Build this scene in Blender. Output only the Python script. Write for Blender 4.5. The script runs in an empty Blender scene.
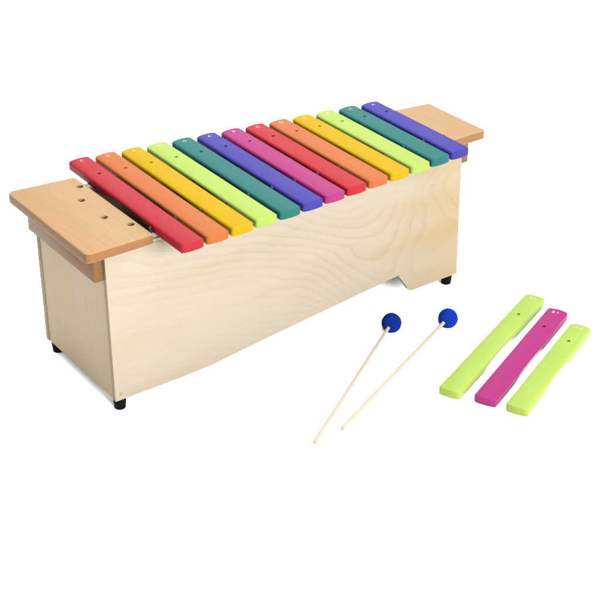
import bpy, bmesh, math, random
from mathutils import Vector, Matrix
random.seed(7)
S = bpy.context.scene
COL = S.collection
CM = 0.01                                   # everything below is written in centimetres

# ------------------------------------------------------------------ helpers
def link(name, me, mat=None, parent=None):
    o = bpy.data.objects.new(name, me)
    COL.objects.link(o)
    if mat is not None:
        for m in (mat if isinstance(mat, (list, tuple)) else [mat]):
            me.materials.append(m)
    if parent is not None:
        o.parent = parent
    return o

def tag(o, label=None, cat=None, group=None, kind=None):
    if label: o['label'] = label
    if cat: o['category'] = cat
    if group: o['group'] = group
    if kind: o['kind'] = kind
    return o

def empty(name, loc, rz=0.0):
    o = bpy.data.objects.new(name, None)
    COL.objects.link(o)
    o.location = Vector(loc) * CM
    o.rotation_euler = (0, 0, rz)
    o.empty_display_size = 0.02
    return o

def finish(bm, name, mat, parent=None, origin=(0, 0, 0), smooth=40.0, recalc=True):
    """scale cm -> m, move to the parent's frame, shade and link as one mesh object"""
    if recalc:
        bmesh.ops.recalc_face_normals(bm, faces=bm.faces)
    off = Vector(origin)
    for v in bm.verts:
        v.co = (v.co - off) * CM
    me = bpy.data.meshes.new(name)
    bm.to_mesh(me); bm.free()
    if smooth:
        me.polygons.foreach_set('use_smooth', [True] * len(me.polygons))
        me.set_sharp_from_angle(angle=math.radians(smooth))
    return link(name, me, mat, parent)

def cyl_bm(bm, x, y, z0, z1, r0, r1=None, n=32, bev=0.0):
    """a lathe about the vertical: bottom radius r0, top radius r1, rounded lower and upper rim"""
    r1 = r0 if r1 is None else r1
    prof = []
    if bev > 0:
        for k in range(5):
            a = math.pi / 2 * k / 4
            prof.append((r0 - bev + bev * math.sin(a), z0 + bev - bev * math.cos(a)))
        for k in range(5):
            a = math.pi / 2 * k / 4
            prof.append((r1 - bev + bev * math.cos(a), z1 - bev + bev * math.sin(a)))
    else:
        prof = [(r0, z0), (r1, z1)]
    rings = [[bm.verts.new((x + r * math.cos(2 * math.pi * i / n), y + r * math.sin(2 * math.pi * i / n), z)) for i in range(n)] for r, z in prof]
    for a, b in zip(rings, rings[1:]):
        for i in range(n):
            bm.faces.new((a[i], a[(i + 1) % n], b[(i + 1) % n], b[i]))
    bm.faces.new(rings[0][::-1]); bm.faces.new(rings[-1])

def prism(pts, axis, a, b):
    """closed 2-D outline extruded along one axis from a to b; axis 'z': pts are (x,y); axis 'y': pts are (x,z)"""
    bm = bmesh.new()
    def P(p, t):
        return (p[0], p[1], t) if axis == 'z' else (p[0], t, p[1])
    lo = [bm.verts.new(P(p, a)) for p in pts]; hi = [bm.verts.new(P(p, b)) for p in pts]
    n = len(pts)
    bm.faces.new(lo[::-1]); bm.faces.new(hi)
    for i in range(n):
        bm.faces.new((lo[i], lo[(i + 1) % n], hi[(i + 1) % n], hi[i]))
    bmesh.ops.recalc_face_normals(bm, faces=bm.faces)
    return bm

def bevel(bm, w, seg=3, limit=35):
    es = [e for e in bm.edges if len(e.link_faces) == 2 and e.calc_face_angle(0) > math.radians(limit)]
    bmesh.ops.bevel(bm, geom=es, offset=w, segments=seg, affect='EDGES', profile=0.5, clamp_overlap=True)

def box(x0, x1, y0, y1, z0, z1, bev=0.08, seg=2):
    bm = prism([(x0, y0), (x1, y0), (x1, y1), (x0, y1)], 'z', z0, z1)
    if bev: bevel(bm, bev, seg)
    return bm

def round_poly(pts, rad, n=7):
    """round the corners of a polygon; rad gives one radius per corner"""
    out = []
    m = len(pts)
    for i in range(m):
        p = Vector(pts[i]); a = Vector(pts[i - 1]); b = Vector(pts[(i + 1) % m]); r = rad[i]
        if r <= 0:
            out.append(tuple(p)); continue
        u = (a - p).normalized(); v = (b - p).normalized()
        ang = u.angle(v); d = r / math.tan(ang / 2)
        c = p + (u + v).normalized() * (r / math.sin(ang / 2))
        s = p + u * d - c; e = p + v * d - c
        a0 = math.atan2(s.y, s.x); a1 = math.atan2(e.y, e.x)
        while a1 - a0 > math.pi: a1 -= 2 * math.pi
        while a1 - a0 < -math.pi: a1 += 2 * math.pi
        for k in range(n + 1):
            t = a0 + (a1 - a0) * k / n
            out.append((c.x + r * math.cos(t), c.y + r * math.sin(t)))
    return out

def drill(bm, holes, z0, z1):
    """real holes: cut round vertical cylinders (x, y, r) out of a solid"""
    me = bpy.data.meshes.new('solid'); bm.to_mesh(me); bm.free()
    o = bpy.data.objects.new('solid', me); COL.objects.link(o)
    cb = bmesh.new()
    for x, y, r in holes:
        cyl_bm(cb, x, y, z0, z1, r, n=28)
    bmesh.ops.recalc_face_normals(cb, faces=cb.faces)
    cm = bpy.data.meshes.new('drill'); cb.to_mesh(cm); cb.free()
    c = bpy.data.objects.new('drill', cm); COL.objects.link(c)
    m = o.modifiers.new('cut', 'BOOLEAN'); m.operation = 'DIFFERENCE'; m.object = c; m.solver = 'EXACT'
    bpy.context.view_layer.update()
    dg = bpy.context.evaluated_depsgraph_get()
    res = bpy.data.meshes.new_from_object(o.evaluated_get(dg))
    bpy.data.objects.remove(o); bpy.data.objects.remove(c)
    bpy.data.meshes.remove(me); bpy.data.meshes.remove(cm)
    out = bmesh.new(); out.from_mesh(res); bpy.data.meshes.remove(res)
    return out

# ------------------------------------------------------------------ materials
EXPO = 8.2                                   # how many times over the lamps drive a white floor past white
def lin(c):
    return tuple(((v / 255) / 12.92 if v / 255 <= 0.04045 else ((v / 255 + 0.055) / 1.055) ** 2.4) for v in c)
def alb(c, f=1.0):
    return tuple(min(0.9, v * f / EXPO) for v in lin(c)) + (1.0,)

def newmat(name, rough=0.5, spec=0.15):
    m = bpy.data.materials.new(name); m.use_nodes = True
    nt = m.node_tree; b = nt.nodes['Principled BSDF']
    b.inputs['Roughness'].default_value = rough
    b.inputs['Specular IOR Level'].default_value = spec
    return m, nt, b

class NT:
    def __init__(s, nt): s.nt = nt
    def n(s, t, **kw):
        x = s.nt.nodes.new(t)
        for k, v in kw.items():
            if k in x.inputs.keys() if isinstance(k, str) else False: x.inputs[k].default_value = v
            else: setattr(x, k, v)
        return x
    def l(s, a, b): s.nt.links.new(a, b)
    def math(s, op, a, b=None, c=None):
        x = s.nt.nodes.new('ShaderNodeMath'); x.operation = op
        for i, v in enumerate((a, b, c)):
            if v is None: continue
            if isinstance(v, (int, float)): x.inputs[i].default_value = v
            else: s.l(v, x.inputs[i])
        return x.outputs[0]
    def ramp(s, fac, stops):
        x = s.nt.nodes.new('ShaderNodeValToRGB'); e = x.color_ramp.elements
        while len(e) < len(stops): e.new(0.5)
        for el, (p, c) in zip(e, stops): el.position = p; el.color = c if len(c) == 4 else (c[0], c[1], c[2], 1)
        s.l(fac, x.inputs[0]); return x.outputs[0]
    def mix(s, fac, a, b, mode='MIX'):
        x = s.nt.nodes.new('ShaderNodeMix'); x.data_type = 'RGBA'; x.blend_type = mode
        for i, v in ((0, fac), (6, a), (7, b)):
            if isinstance(v, (int, float)): x.inputs[i].default_value = v
            elif isinstance(v, tuple): x.inputs[i].default_value = v
            else: s.l(v, x.inputs[i])
        return x.outputs[2]
    def noise(s, vec, scale, detail=3, rough=0.5, dist=0.0):
        x = s.nt.nodes.new('ShaderNodeTexNoise')
        x.inputs['Scale'].default_value = scale; x.inputs['Detail'].default_value = detail
        x.inputs['Roughness'].default_value = rough; x.inputs['Distortion'].default_value = dist
        s.l(vec, x.inputs['Vector']); return x.outputs[0]
    def coords(s, scale, loc=(0, 0, 0), rot=(0, 0, 0)):
        tc = s.nt.nodes.new('ShaderNodeTexCoord'); mp = s.nt.nodes.new('ShaderNodeMapping')
        mp.inputs['Scale'].default_value = scale; mp.inputs['Location'].default_value = loc; mp.inputs['Rotation'].default_value = rot
        s.l(tc.outputs['Object'], mp.inputs[0]); return mp.outputs[0], tc.outputs['Object']

def veneer(name, pale, warm, line, along='x', across='z', seed=0.0, swirl=(0.35, 1.6), rings=70.0, strength=0.75, tilt=0.18, rough=0.55, drift=None, eye=None, porous=0.75, jag=0.006):
    """sliced birch or beech: growth rings as contour lines of a stretched noise field, fine pores along the grain"""
    m, nt, b = newmat(name, rough, 0.05); N = NT(nt)
    sc = {'x': 0, 'y': 1, 'z': 2}
    def stretch(a, c):
        v = [c, c, c]; v[sc[along]] = a; return tuple(v)
    v1, obj = N.coords(stretch(2.6, 5.5), (seed, seed * 1.7, seed * 0.6))
    sep = N.n('ShaderNodeSeparateXYZ'); N.l(obj, sep.inputs[0])
    A = sep.outputs[sc[along]]; C = sep.outputs[sc[across]]
    n1 = N.noise(v1, 1.0, 1.5, 0.45, 0.25)
    v2, _ = N.coords(stretch(9, 30), (seed * 2, 0.3, seed))
    n2 = N.noise(v2, 1.0, 3, 0.6)
    if drift: t = N.n('ShaderNodeMapRange'); t.interpolation_type = 'SMOOTHSTEP'; t.inputs[1].default_value = drift[0]; t.inputs[2].default_value = drift[1]; N.l(A, t.inputs[0]); T = t.outputs[0]
    else:
        T = N.math('ADD', 0.5, 0.0)
    amp = N.math('MULTIPLY_ADD', T, swirl[1] - swirl[0], swirl[0])
    base = N.math('MULTIPLY_ADD', A, tilt, C)
    if eye:                                     # a cathedral figure: rings close round an eye in the veneer
        dx = N.math('MULTIPLY', N.math('SUBTRACT', A, eye[0]), eye[2]); dz = N.math('MULTIPLY', N.math('SUBTRACT', C, eye[1]), eye[3])
        rad = N.math('SQRT', N.math('ADD', N.math('ADD', N.math('MULTIPLY', dx, dx), N.math('MULTIPLY', dz, dz)), 0.0004))
        te = N.n('ShaderNodeMapRange'); te.interpolation_type = 'SMOOTHSTEP'; te.inputs[1].default_value = eye[4]; te.inputs[2].default_value = eye[5]; N.l(A, te.inputs[0])
        mx = N.n('ShaderNodeMix'); N.l(te.outputs[0], mx.inputs[0]); N.l(base, mx.inputs[2]); N.l(rad, mx.inputs[3])
        base = mx.outputs[0]
    field = N.math('MULTIPLY_ADD', N.math('MULTIPLY', n1, amp), 0.42, base)
    field = N.math('MULTIPLY_ADD', n2, jag, field)
    v5, _ = N.coords(stretch(3, 8), (0, 2 + seed, 1))
    fr = N.math('FRACT', N.math('MULTIPLY', field, rings))
    ring = N.ramp(fr, [(0.0, (1, 1, 1)), (0.07, (.45, .45, .45)), (0.40, (.12, .12, .12)), (0.88, (0, 0, 0)), (1.0, (1, 1, 1))])
    mod = N.ramp(N.noise(v5, 1.0, 2), [(0.35, (.12, .12, .12)), (0.7, (1, 1, 1))])
    ring = N.math('MULTIPLY', N.math('MULTIPLY', ring, mod), strength)
    v3, _ = N.coords(stretch(14, 420), (seed, 0, 0))
    pores = N.noise(v3, 1.0, 3, 0.65)
    v4, _ = N.coords(stretch(2, 14), (seed * 3, 1, 0))
    tone = N.noise(v4, 1.0, 3, 0.6)
    tn = N.math('MULTIPLY_ADD', N.math('SUBTRACT', tone, 0.5), 1.2, T)
    tn = N.n('ShaderNodeClamp'); nt.links.new(N.math('MULTIPLY_ADD', N.math('SUBTRACT', tone, 0.5), 1.3, T), tn.inputs[0])
    col = N.mix(tn.outputs[0], alb(pale), alb(warm))
    col = N.mix(ring, col, alb(line))
    pm = N.ramp(pores, [(0.35, (.90, .88, .86)), (0.62, (1.03, 1.03, 1.03))])
    col = N.mix(porous, col, pm, 'MULTIPLY')
    N.l(col, b.inputs['Base Color'])
    bp = N.n('ShaderNodeBump'); bp.inputs['Strength'].default_value = 0.05; bp.inputs['Distance'].default_value = 0.0006
    N.l(pores, bp.inputs['Height']); N.l(bp.outputs[0], b.inputs['Normal'])
    return m

def plyedge(name, axis, c1, c2, period=0.14):
    m, nt, b = newmat(name, 0.7, 0.08); N = NT(nt)
    v, obj = N.coords((1, 1, 1)); sep = N.n('ShaderNodeSeparateXYZ'); N.l(obj, sep.inputs[0])
    A = sep.outputs['xyz'.index(axis)]
    nz = N.noise(N.coords((60, 60, 60))[0], 1.0, 4, 0.65)
    f = N.math('FRACT', N.math('MULTIPLY_ADD', nz, 0.15, N.math('MULTIPLY', A, 1 / (period * CM * 2))))
    st = N.ramp(f, [(0.0, alb(c1)), (0.46, alb(c1)), (0.54, alb(c2)), (0.97, alb(c2)), (1.0, alb(c1))])
    N.l(N.mix(0.5, st, N.ramp(nz, [(0.3, (.75, .75, .75)), (0.7, (1.1, 1.1, 1.1))]), 'MULTIPLY'), b.inputs['Base Color'])
    return m

def lacquer(name, c, f=1.0, spec=0.018):
    """opaque coloured lacquer on wood: a trace of the grain shows through in relief and tone"""
    m, nt, b = newmat(name, 0.42, spec); N = NT(nt)
    info = N.n('ShaderNodeObjectInfo')
    tc = N.n('ShaderNodeTexCoord'); ad = N.n('ShaderNodeVectorMath'); ad.operation = 'ADD'
    N.l(tc.outputs['Object'], ad.inputs[0]); cx = N.n('ShaderNodeCombineXYZ')
    N.l(N.math('MULTIPLY', info.outputs['Random'], 3.0), cx.inputs[0]); N.l(cx.outputs[0], ad.inputs[1])
    mp = N.n('ShaderNodeMapping'); mp.inputs['Scale'].default_value = (260, 9, 260); N.l(ad.outputs[0], mp.inputs[0])
    g = N.noise(mp.outputs[0], 1.0, 3, 0.6)
    mp2 = N.n('ShaderNodeMapping'); mp2.inputs['Scale'].default_value = (45, 14, 45); N.l(ad.outputs[0], mp2.inputs[0])
    g2 = N.noise(mp2.outputs[0], 1.0, 3, 0.6)
    col = N.mix(1.0, alb(c, f), N.ramp(g, [(0.3, (.98, .98, .98)), (0.7, (1.015, 1.015, 1.015))]), 'MULTIPLY')
    col = N.mix(1.0, col, N.ramp(g2, [(0.3, (.96, .96, .96)), (0.7, (1.03, 1.03, 1.03))]), 'MULTIPLY')
    N.l(col, b.inputs['Base Color'])
    N.l(N.math('MULTIPLY_ADD', g2, 0.2, 0.30), b.inputs['Roughness'])
    bp = N.n('ShaderNodeBump'); bp.inputs['Strength'].default_value = 0.10; bp.inputs['Distance'].default_value = 0.0005
    N.l(g, bp.inputs['Height']); N.l(bp.outputs[0], b.inputs['Normal'])
    return m

def speckled(name, c1, c2, scale, rough, spec, bump=0.1):
    m, nt, b = newmat(name, rough, spec); N = NT(nt)
    nz = N.noise(N.coords((1, 1, 1))[0], scale, 3, 0.6)
    N.l(N.ramp(nz, [(0.35, alb(c1)), (0.65, alb(c2))]), b.inputs['Base Color'])
    bp = N.n('ShaderNodeBump'); bp.inputs['Strength'].default_value = bump; bp.inputs['Distance'].default_value = 0.0004
    N.l(nz, bp.inputs['Height']); N.l(bp.outputs[0], b.inputs['Normal'])
    return m

FRONT = veneer('birch_front', (242, 228, 202), (229, 197, 134), (203, 156, 92), seed=3.1, swirl=(0.22, 1.15), rings=62, tilt=0.24, strength=0.25, drift=(0.06, 0.58), eye=(0.40, 0.17, 0.9, 0.6, 0.0, 0.30), porous=0.35, jag=0.014)
SIDE = veneer('birch_side', (255, 234, 192), (249, 220, 168), (232, 198, 142), along='z', across='y', seed=8.3, swirl=(0.1, 0.2), rings=55, tilt=0.05, strength=0.25, porous=0.4)
INNER = veneer('birch_inside', (225, 205, 170), (214, 190, 150), (196, 168, 126), seed=5.0, swirl=(0.1, 0.3), strength=0.4)
BEECH = veneer('beech_board', (232, 190, 138), (224, 176, 122), (204, 152, 98), along='y', across='x', seed=2.2, swirl=(0.22, 0.5), rings=64, tilt=0.12, strength=0.5, rough=0.45)
BEECH2 = veneer('beech_rail_shaded', (182, 134, 80), (172, 120, 68), (150, 98, 52), along='y', across='z', seed=6.4, swirl=(0.08, 0.2), rings=90, tilt=0.1, strength=0.5)  # shade under the end boards is put into this darker beech tone
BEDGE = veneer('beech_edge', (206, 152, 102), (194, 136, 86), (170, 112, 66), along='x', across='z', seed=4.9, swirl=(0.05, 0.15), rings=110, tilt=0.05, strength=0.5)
BSIDE_SHADED = veneer('beech_edge_shaded', (188, 138, 84), (176, 126, 74), (152, 104, 58), along='y', across='z', seed=7.7, swirl=(0.05, 0.15), rings=110, tilt=0.05, strength=0.5)  # board beech darkened for side-facing edges: weak side light painted into the colour
EDGE_Y = plyedge('ply_edge', 'y', (226, 204, 166), (206, 178, 138))
RUBBER = speckled('black_rubber', (14, 14, 15), (24, 24, 25), 900, 0.6, 0.02)
SLEEVE = speckled('pin_sleeve', (40, 44, 66), (64, 68, 92), 700, 0.5, 0.06)
STEEL = speckled('pin_steel', (60, 62, 72), (84, 86, 96), 500, 0.45, 0.15)
FELT = speckled('white_felt', (226, 226, 222), (246, 246, 243), 1200, 0.95, 0.03, 0.5)
YARN_A = speckled('blue_yarn', (14, 38, 150), (26, 74, 210), 700, 0.95, 0.03, 0.4)
YARN_B = speckled('blue_yarn_bright', (16, 52, 186), (26, 88, 235), 700, 0.95, 0.03, 0.4)
STICK = veneer('birch_stick', (250, 240, 214), (246, 230, 196), (232, 208, 164), along='x', across='z', seed=1.1, swirl=(0.02, 0.04), rings=300, tilt=0.02, strength=0.4)
PLUG = speckled('wood_plug', (214, 180, 128), (226, 196, 146), 600, 0.6, 0.08)
INK = speckled('white_print', (252, 252, 250), (255, 255, 255), 400, 0.6, 0.1, 0.02)
PAINT = {
    'red': lacquer('red_lacquer', (221, 58, 70)),
    'orange': lacquer('orange_lacquer', (238, 136, 74)),
    'yellow': lacquer('yellow_lacquer', (248, 201, 34), spec=0.008),
    'lime': lacquer('lime_lacquer', (209, 241, 116)),
    'teal': lacquer('teal_lacquer', (58, 142, 136)),
    'blue': lacquer('blue_lacquer', (86, 80, 190)),
    'magenta': lacquer('magenta_lacquer', (208, 70, 148)),
}
PAINT['bright red'] = lacquer('bright_red_lacquer', (225, 60, 66))

# ------------------------------------------------------------------ the floor
m, nt, b = newmat('white_sweep', 0.9, 0.0)
N = NT(nt); nz = N.noise(N.coords((1, 1, 1))[0], 30, 4, 0.6)
N.l(N.ramp(nz, [(0.3, (.90, .90, .90)), (0.7, (.92, .92, .92))]), b.inputs['Base Color'])
bm = bmesh.new()
q = [bm.verts.new(p) for p in ((-3000, -3000, 0), (3000, -3000, 0), (3000, 3000, 0), (-3000, 3000, 0))]
bm.faces.new(q)
fl = finish(bm, 'floor', m, smooth=0)
tag(fl, 'plain white studio floor under the xylophone', 'floor', kind='structure')

# ------------------------------------------------------------------ the xylophone box
L, ZB, ZT = 76.0, 2.35, 30.0
def yb(x): return 25.7 - 0.145 * x            # outer face of the back panel: the box narrows to the right
root = empty('xylophone_box', (38, 10, 0))
O = (38, 10, 0)
tag(root, 'pale birch xylophone box on black rubber feet, tapering to the right', 'xylophone')

# front panel with its cut-out lower edge
cut = [(0, ZB), (14, ZB), (17.5, 2.44), (20.5, 2.64), (23.5, 2.98), (27, 3.38), (31, 3.80), (61.2, 6.70)]
outline = cut + [(63.9, 2.75), (64.2, 2.47), (64.6, ZB), (L, ZB), (L, ZT), (0, ZT)]
bm = prism(outline, 'y', 0, 1.05)
bevel(bm, 0.06, 2, 50)
for f in bm.faces:
    n = f.normal
    f.material_index = 1 if (abs(n.y) < 0.35) else 0
front = finish(bm, 'front_panel', [FRONT, EDGE_Y], root, O)
bm = bmesh.new()
for x, z in ((1.1, 3.55), (74.9, 3.5)):
    n = 20
    vs = [bm.verts.new((x + 0.32 * math.cos(2 * math.pi * i / n), -0.012, z + 0.32 * math.sin(2 * math.pi * i / n))) for i in range(n)]
    bk = [bm.verts.new((v.co.x, 0.3, v.co.z)) for v in vs]
    bm.faces.new(vs)
    for i in range(n): bm.faces.new((vs[i], vs[(i + 1) % n], bk[(i + 1) % n], bk[i]))
    break
finish(bm, 'screw_plug', PLUG, front, (0, 0, 0), 0)
front.children[0].location = (-Vector(O)) * CM

# back panel: same cut-out, set along the slanting rear
T = 1.1
ang = math.atan(-0.145)
def slant_prism(pts, t0, t1):
    bm = bmesh.new()
    lo = [bm.verts.new((x, yb(x) - t1, z)) for x, z in pts]; hi = [bm.verts.new((x, yb(x) - t0, z)) for x, z in pts]
    bm.faces.new(lo[::-1]); bm.faces.new(hi); n = len(pts)
    for i in range(n): bm.faces.new((lo[i], lo[(i + 1) % n], hi[(i + 1) % n], hi[i]))
    bmesh.ops.recalc_face_normals(bm, faces=bm.faces)
    return bm
bm = slant_prism(outline, 0, T); bevel(bm, 0.06, 2, 50)
for f in bm.faces: f.material_index = 1 if abs(f.normal.y) < 0.35 else 0
finish(bm, 'back_panel', [INNER, EDGE_Y], root, O)

# side panels between front and back
finish(box(0.14, 1.2, 1.055, yb(0.7) - T - 0.02, ZB + 0.02, ZT - 0.01, 0.03, 1), 'side_panel', SIDE, root, O)
finish(box(L - 1.2, L - 0.14, 1.055, yb(L - 0.7) - T - 0.02, ZB + 0.02, ZT - 0.01, 0.03, 1), 'side_panel', SIDE, root, O)
# resonator floor, above the cut-out
bm = prism([(1.25, 1.08), (L - 1.25, 1.08), (L - 1.25, yb(L) - T - 0.1), (1.25, yb(0) - T - 0.2)], 'z', 8.2, 9.0)
finish(bm, 'resonator_floor', INNER, root, O)

# beech boards at both ends
def board(pts, rad, holes):
    bm = prism(round_poly(pts, rad), 'z', 30.02, 31.84)
    bevel(bm, 0.26, 4, 50)
    if holes: bm = drill(bm, holes, 29.0, 33.0)
    bmesh.ops.recalc_face_normals(bm, faces=bm.faces)
    for f in bm.faces:
        n = f.normal
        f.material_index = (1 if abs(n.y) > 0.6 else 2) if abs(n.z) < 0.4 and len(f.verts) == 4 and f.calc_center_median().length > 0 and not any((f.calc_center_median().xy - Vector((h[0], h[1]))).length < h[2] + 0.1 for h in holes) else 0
    return bm
bh = [(7.76, 22.76, 0.62), (5.43, 17.71, 0.62), (5.42, 9.69, 0.62), (7.69, 4.81, 0.62)]
o = finish(board([(-3.5, -0.5), (8.95, -0.5), (8.95, 26.85), (-3.5, 28.4)], [1.1, 0.5, 0.8, 1.1], bh), 'end_board', [BEECH, BEDGE, BSIDE_SHADED], root, O, 30, False)
o['label'] = 'wide beech end board with four drilled holes'
o = finish(board([(72.3, -0.5), (81.2, -0.5), (81.2, 16.1), (72.3, 17.5)], [0.5, 0.5, 0.6, 0.6], []), 'end_board', [BEECH, BEDGE, BSIDE_SHADED], root, O, 30, False)
o['label'] = 'narrow beech end board without visible holes'
# rails under the boards, outside the side panels
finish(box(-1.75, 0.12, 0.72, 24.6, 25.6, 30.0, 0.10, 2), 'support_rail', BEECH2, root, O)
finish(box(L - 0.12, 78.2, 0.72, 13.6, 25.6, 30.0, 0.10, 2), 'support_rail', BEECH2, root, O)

# bar rails with felt, then the pins
PITCH = (69.647 - 11.54) / 12
def bx(i): return 11.54 + PITCH * i
def yr(x): return 23.15 - 0.133 * (x - 11.54)   # line of the rear holes
bm = box(9.0, 72.2, 0.03, 1.75, ZT + 0.004, 30.62, 0.04, 1)
fr = finish(bm, 'bar_rail', FRONT, root, O)
o = finish(box(9.02, 72.18, 0.30, 1.65, 30.63, 31.40, 0.12, 2), 'felt_strip', FELT, fr, (0, 0, 0)); o.location = (-Vector(O)) * CM
bm = bmesh.new()
pts = [(9.3, yr(9.3) - 0.75), (72.0, yr(72.0) - 0.75), (72.0, yr(72.0) + 0.75), (9.3, yr(9.3) + 0.75)]
bm = prism(pts, 'z', 25.0, 30.85)
rr = finish(bm, 'bar_rail', INNER, root, O)
bm = prism([(x, y * 1.0) for x, y in pts], 'z', 30.86, 31.40); bevel(bm, 0.12, 2)
o = finish(bm, 'felt_strip', FELT, rr, (0, 0, 0)); o.location = (-Vector(O)) * CM

def copy_part(src, dx, dy, dz=0):
    c = src.copy(); COL.objects.link(c); c.parent = src.parent
    c.location = Vector((dx, dy, dz)) * CM
    for ch in src.children:
        d = ch.copy(); COL.objects.link(d); d.parent = c
    return c
# front pins: a sleeved pin in every gap between two bars (one more at either end)
bm = bmesh.new(); cyl_bm(bm, 0, 0, 31.0, 32.86, 0.30, 0.30, 20, 0.12)
pin = finish(bm, 'bar_pin', SLEEVE, root)
bm = bmesh.new(); cyl_bm(bm, 0, 0, 32.84, 33.0, 0.13, 0.13, 12, 0.05)
finish(bm, 'pin_tip', STEEL, pin)
pin.location = (Vector((bx(0) - PITCH / 2, 0.95, 0)) - Vector(O)) * CM
pin.location.z = -0.45 * CM
for i in range(1, 14):
    copy_part(pin, bx(i) - PITCH / 2 - O[0], 0.95 - O[1], -0.3 if i == 13 else 0.0)
# rear pins: bare pins standing up inside the holes of the bars
bm = bmesh.new(); cyl_bm(bm, 0, 0, 30.9, 32.5, 0.13, 0.13, 14, 0.05)
rp = finish(bm, 'hole_pin', SLEEVE, root)
rp.location = (Vector((bx(0), yr(bx(0)), 0)) - Vector(O)) * CM
for i in range(1, 13):
    copy_part(rp, bx(i) - O[0], yr(bx(i)) - O[1])
# feet
bm = bmesh.new(); cyl_bm(bm, 0, 0, 0.0, ZB + 0.03, 0.98, 1.18, 36, 0.18)
ft = finish(bm, 'rubber_foot', RUBBER, root)
ft.location = (Vector((1.45, 1.35, 0)) - Vector(O)) * CM
for x, y in ((L - 1.3, 1.55), (1.45, 24.2), (L - 1.3, yb(L) - 1.4)):
    copy_part(ft, x - O[0], y - O[1])

# ------------------------------------------------------------------ tone bars
def bar_mesh(length, w, t, hole_at, crown=0.16, bulge=0.21, arch=(0.25, 0.645, 0.92)):
    """one lacquered bar lying along +y from y=0, its underside hollowed for tuning, one hole near the far end"""
    bm = bmesh.new()
    def section(y, ins):
        u = y / length
        a0, a1, dep = arch
        lift = 0.0
        if a0 < u < a1:
            s = (u - a0) / (a1 - a0)
            lift = dep * max(0.0, 1 - abs(2 * s - 1) ** (2.4 if s < 0.5 else 5.0))
        hw = w / 2 - ins; zt = t - crown - ins; zb = lift + ins
        rt, rb = 0.34, 0.14
        rt = max(0.05, rt - ins * 0.6); rb = max(0.05, rb - ins * 0.6)
        pts = []
        for k in range(7):                                   # right lower corner
            a = -math.pi / 2 + math.pi / 2 * k / 6
            pts.append((hw - rb + rb * math.cos(a), zb + rb + rb * math.sin(a)))
        for k in range(7):                                   # right upper corner
            a = math.pi / 2 * k / 6
            pts.append((hw - rt + rt * math.cos(a), zt - rt + rt * math.sin(a)))
        for k in range(1, 8):                                # top
            x = (hw - rt) * (1 - 2 * k / 8); pts.append((x, zt))
        for k in range(7):
            a = math.pi / 2 + math.pi / 2 * k / 6
            pts.append((-hw + rt + rt * math.cos(a), zt - rt + rt * math.sin(a)))
        for k in range(7):
            a = math.pi + math.pi / 2 * k / 6
            pts.append((-hw + rb + rb * math.cos(a), zb + rb + rb * math.sin(a)))
        for k in range(1, 8):
            x = (-hw + rb) * (1 - 2 * k / 8); pts.append((x, zb))
        out = []
        for x, z in pts:
            hz = (z - zb) / max(0.01, zt - zb)
            z2 = z + crown * (1 - (2 * x / w) ** 2) * max(0.0, hz)
            e = (1 - (2 * x / w) ** 2) * bulge
            c_ = max(0.0, (abs(2 * x / w) - 0.72) / 0.28); e -= 0.20 * c_ * c_
            yy = y
            k0 = max(0.0, 1 - y / 3.0); k1 = max(0.0, 1 - (length - y) / 3.0)
            yy = y - e * k0 + e * k1
            out.append((x, yy, z2))
        return out
    R = 0.17
    st = [(R * (1 - math.cos(math.pi / 2 * k / 4)), R * (1 - math.sin(math.pi / 2 * k / 4))) for k in range(5)]   # (y, inset)
    ys = [(y, i) for y, i in st] + [(0.4 + (length - 0.8) * k / 56, 0.0) for k in range(57)] + [(length - y, i) for y, i in reversed(st)]
    rings = [[bm.verts.new(p) for p in section(y, i)] for y, i in ys]
    n = len(rings[0])
    for a, b2 in zip(rings, rings[1:]):
        for i in range(n): bm.faces.new((a[i], a[(i + 1) % n], b2[(i + 1) % n], b2[i]))
    zc = t * 0.5
    for ring, end in ((rings[0], 0), (rings[-1], 1)):          # domed end faces, built as shrinking rings
        prev = ring
        base = [v.co.copy() for v in ring]
        ymid = lambda x: (-(bulge * (1 - (2 * x / w) ** 2)) if end == 0 else length + bulge * (1 - (2 * x / w) ** 2))
        for sc in (0.85, 0.65, 0.45, 0.25, 0.1):
            cur = [bm.verts.new((p.x * sc, ymid(p.x * sc), zc + (p.z - zc) * sc)) for p in base]
            for i in range(n): bm.faces.new((prev[i], prev[(i + 1) % n], cur[(i + 1) % n], cur[i]))
            prev = cur
        capf = bm.faces.new(prev)
        bmesh.ops.triangulate(bm, faces=[capf], quad_method='BEAUTY', ngon_method='BEAUTY')
    bmesh.ops.recalc_face_normals(bm, faces=bm.faces)
    return drill(bm, [(0, hole_at, 0.34)], -1, t + 1)

def text_mesh(s, size, small=None):
    cu = bpy.data.curves.new('print', 'FONT'); cu.body = s; cu.size = size * CM; cu.align_x = 'CENTER'; cu.align_y = 'CENTER'
    cu.extrude = 0.0001; cu.resolution_u = 6
    cu.offset = 0.00006
    o = bpy.data.objects.new('print', cu); COL.objects.link(o)
    if small:
        cu.align_x = 'RIGHT'
    bpy.context.view_layer.update()
    me = bpy.data.meshes.new_from_object(o.evaluated_get(bpy.context.evaluated_depsgraph_get()))
    bpy.data.objects.remove(o); bpy.data.curves.remove(cu)
    return me
def note_print(s, parent, y, z, size):
    if len(s) == 1:
        o = link('note_letter', text_mesh(s, size), INK, parent); o.location = Vector((0, y, z)) * CM
        return
    o = link('note_letter', text_mesh(s[0], size), INK, parent); o.location = Vector((-0.42, y, z)) * CM
    o = link('accidental_sign', text_mesh(s[1], size * 0.72), INK, parent); o.location = Vector((0.42, y + 0.16, z)) * CM

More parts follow.
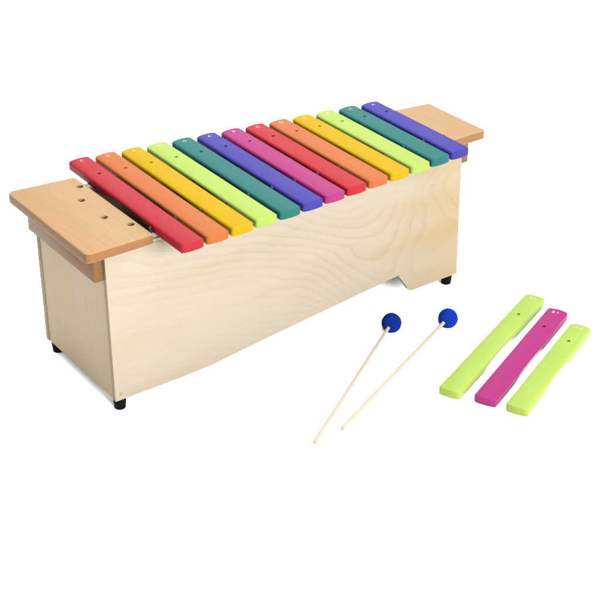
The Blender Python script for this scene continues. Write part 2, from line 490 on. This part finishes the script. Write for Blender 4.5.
def tone_bar(label, colour, x, y0, z, length, w, rz, note, group, hole):
    e = empty('tone_bar', (x, y0, z), rz)
    tag(e, label, 'xylophone bar', group)
    bmx = bar_mesh(length, w, 1.64, hole)
    finish(bmx, 'bar_body', PAINT[colour], e, smooth=38)
    note_print(note, e, length - 1.35, 1.64 - 0.005, 1.05)
    return e

cols = [('red', 'C'), ('orange', 'D'), ('yellow', 'E'), ('lime', 'F'), ('teal', 'G'), ('blue', 'A'), ('magenta', 'B'),
        ('bright red', 'C'), ('orange', 'D'), ('yellow', 'E'), ('lime', 'F'), ('teal', 'G'), ('blue', 'A')]
labels = [
    'longest red tone bar, beside the end board with four holes',
    'longer orange tone bar, second in the row, between the red and yellow bars',
    'longer yellow tone bar, third in the row, left of the lime bar',
    'longer lime green tone bar on the box, between yellow and teal near the left end',
    'longer teal tone bar, in mid row just left of the magenta and blue pair',
    'longer blue-violet tone bar in mid row, directly left of the magenta bar',
    'magenta tone bar on the box, the only pink one in the row',
    'shorter red tone bar in mid row, directly right of the magenta bar',
    'shorter orange tone bar in the right half, right of the second red bar',
    'shorter yellow tone bar in the right half of the row, left of a lime bar',
    'shorter lime green tone bar, third from the right end of the row on the box',
    'shorter teal tone bar, next to last at the right end of the row',
    'shortest blue-violet tone bar, beside the narrow right end board',
]
fronty = [-8.55, -8.45, -8.35, -8.25, -8.15, -7.95, -7.7, -7.5, -7.35, -7.3, -7.15, -6.9, -6.67]
for i, (c, nt_) in enumerate(cols):
    y0 = fronty[i]
    y1 = 31.08 + (20.98 - 31.08) * i / 12
    x = bx(i)
    rz = -0.012
    Lb = y1 - y0
    tone_bar(labels[i], c, x - 0.0, y0, 31.42, Lb, 4.19, rz, nt_, 'tone bars lying in a row on the box', yr(x) - y0)

# loose bars on the floor
loose = [
    ('longest loose lime green bar on the floor, nearest the mallets, left of the magenta one', 'lime', (47.59, -28.01), (49.91, -31.23), (82.36, -12.86), (84.29, -16.5), 'F#', 0.785),
    ('loose magenta bar on the floor, between the two lime green bars', 'magenta', (50.89, -33.41), (53.28, -36.78), (82.17, -19.15), (84.05, -23.01), 'Bb', 0.79),
    ('shortest loose lime green bar on the floor, right of the magenta one', 'lime', (53.44, -38.71), (55.69, -42.05), (81.39, -25.97), (83.58, -29.56), 'F#', 0.79),
]
for lab, c, A, B, C_, D, note, hf in loose:
    n0 = (Vector(A) + Vector(B)) / 2; f0 = (Vector(C_) + Vector(D)) / 2
    d = f0 - n0; ln = d.length
    rz = math.atan2(d.y, d.x) - math.pi / 2
    tone_bar(lab, c, n0.x, n0.y, 0.004, ln, 4.1, rz, note, 'spare tone bars lying on the floor', ln * hf)

# ------------------------------------------------------------------ mallets
def mallet(label, head, tail, yarn, seed):
    rng = random.Random(seed)
    r_head = 1.72
    H = Vector((head[0], head[1], 1.86)); E = Vector((tail[0], tail[1], 0.36))
    d = (E - H); ln = d.length; d.normalize()
    e = empty('mallet', (H.x, H.y, 0)); tag(e, label, 'mallet', 'pair of mallets on the floor')
    org = Vector((H.x, H.y, 0))
    # stick: a turned, slightly tapering dowel with rounded ends
    bm = bmesh.new(); n = 20
    zax = Vector((0, 0, 1)); s = d.cross(zax).normalized(); u = s.cross(d)
    prof = [(-0.6, 0.30), (0.0, 0.33), (1.2, 0.34), (ln * 0.5, 0.33), (ln - 0.12, 0.34), (ln - 0.03, 0.31), (ln, 0.24)]
    rings = []
    for t, r in prof:
        c = H + d * t
        rings.append([bm.verts.new(c + (s * math.cos(2 * math.pi * i / n) + u * math.sin(2 * math.pi * i / n)) * r) for i in range(n)])
    for a, b2 in zip(rings, rings[1:]):
        for i in range(n): bm.faces.new((a[i], a[(i + 1) % n], b2[(i + 1) % n], b2[i]))
    bm.faces.new(rings[0][::-1]); bm.faces.new(rings[-1])
    st = finish(bm, 'stick', STICK, e, org)
    # a ball wound with yarn: core plus many turns of thread
    bm = bmesh.new()
    bmesh.ops.create_icosphere(bm, subdivisions=4, radius=r_head, matrix=Matrix.Translation(H))
    for k in range(52):
        ax = Vector((rng.gauss(0, 1), rng.gauss(0, 1), rng.gauss(0, 1))).normalized()
        # keep the turns clear of the stick: tilt the axis so that threads pass round it
        a = ax.orthogonal().normalized(); b2 = ax.cross(a)
        off = rng.uniform(-0.25, 0.25); rr_ = math.sqrt(1 - off * off)
        R_ = r_head + rng.uniform(0.0, 0.07); tr = rng.uniform(0.09, 0.125)
        m_, q_ = 44, 5; rings = []
        for i in range(m_):
            t = 2 * math.pi * i / m_
            rad = (a * math.cos(t) + b2 * math.sin(t)) * rr_ + ax * off
            rad.normalize()
            c = H + rad * (R_ + 0.012 * math.sin(5 * t + k))
            rings.append([bm.verts.new(c + (rad * math.cos(2 * math.pi * j / q_) + ax * math.sin(2 * math.pi * j / q_)) * tr) for j in range(q_)])
        for i in range(m_):
            A_, B_ = rings[i], rings[(i + 1) % m_]
            for j in range(q_): bm.faces.new((A_[j], A_[(j + 1) % q_], B_[(j + 1) % q_], B_[j]))
    finish(bm, 'yarn_head', yarn, e, org, 60)
    # collar where the stick leaves the wool
    return e
mallet('mallet with darker navy blue yarn head, nearer the box', (54.42, -6.57), (21.91, -27.14), YARN_A, 3)
mallet('mallet with brighter blue yarn head, nearer the loose lime bar', (63.94, -11.51), (27.85, -26.70), YARN_B, 8)

# ------------------------------------------------------------------ light
w = bpy.data.worlds.new('World'); S.world = w; w.use_nodes = True
bg = w.node_tree.nodes['Background']
bg.inputs[0].default_value = (1, 1, 1, 1); bg.inputs[1].default_value = 1.42

def area(name, loc, target, size, power, col=(1, 1, 1)):
    l = bpy.data.lights.new(name, 'AREA'); l.shape = 'RECTANGLE'; l.size, l.size_y = size; l.energy = power; l.color = col
    o = bpy.data.objects.new(name, l); COL.objects.link(o); o.location = loc
    o.rotation_euler = (Vector(target) - Vector(loc)).to_track_quat('-Z', 'Y').to_euler()
    return o
area('front_softbox', (0.5, -6.0, 2.5), (0.4, 0.0, 0.15), (4.0, 2.0), 2080)
area('top_softbox', (0.9, 0.4, 5.5), (0.5, 0.3, 0), (4.0, 4.0), 1640)
area('bar_top_fill', (3.2, 4.6, 3.0), (0.4, 0.1, 0.3), (3.0, 2.0), 140)  # added unseen lamp, placed to throw a pale reflection on the bar tops

# ------------------------------------------------------------------ camera
cd = bpy.data.cameras.new('camera'); cam = bpy.data.objects.new('camera', cd); COL.objects.link(cam)
cam.location = Vector((-95.129, -189.76, 142.501)) * CM
cam.rotation_euler = (math.radians(62.73), 0, math.radians(-36.401))
cd.sensor_width = 36; cd.lens = 1477.745 / 600 * 36
cd.shift_x = (300 - 328.7) / 600; cd.shift_y = (232.436 - 300) / 600
cd.clip_start = 0.05; cd.clip_end = 200
S.camera = cam

S.render.engine = 'CYCLES'
S.view_settings.view_transform = 'Standard'; S.view_settings.look = 'None'
S.view_settings.exposure = 0; S.view_settings.gamma = 1
S.cycles.max_bounces = 8; S.cycles.diffuse_bounces = 5
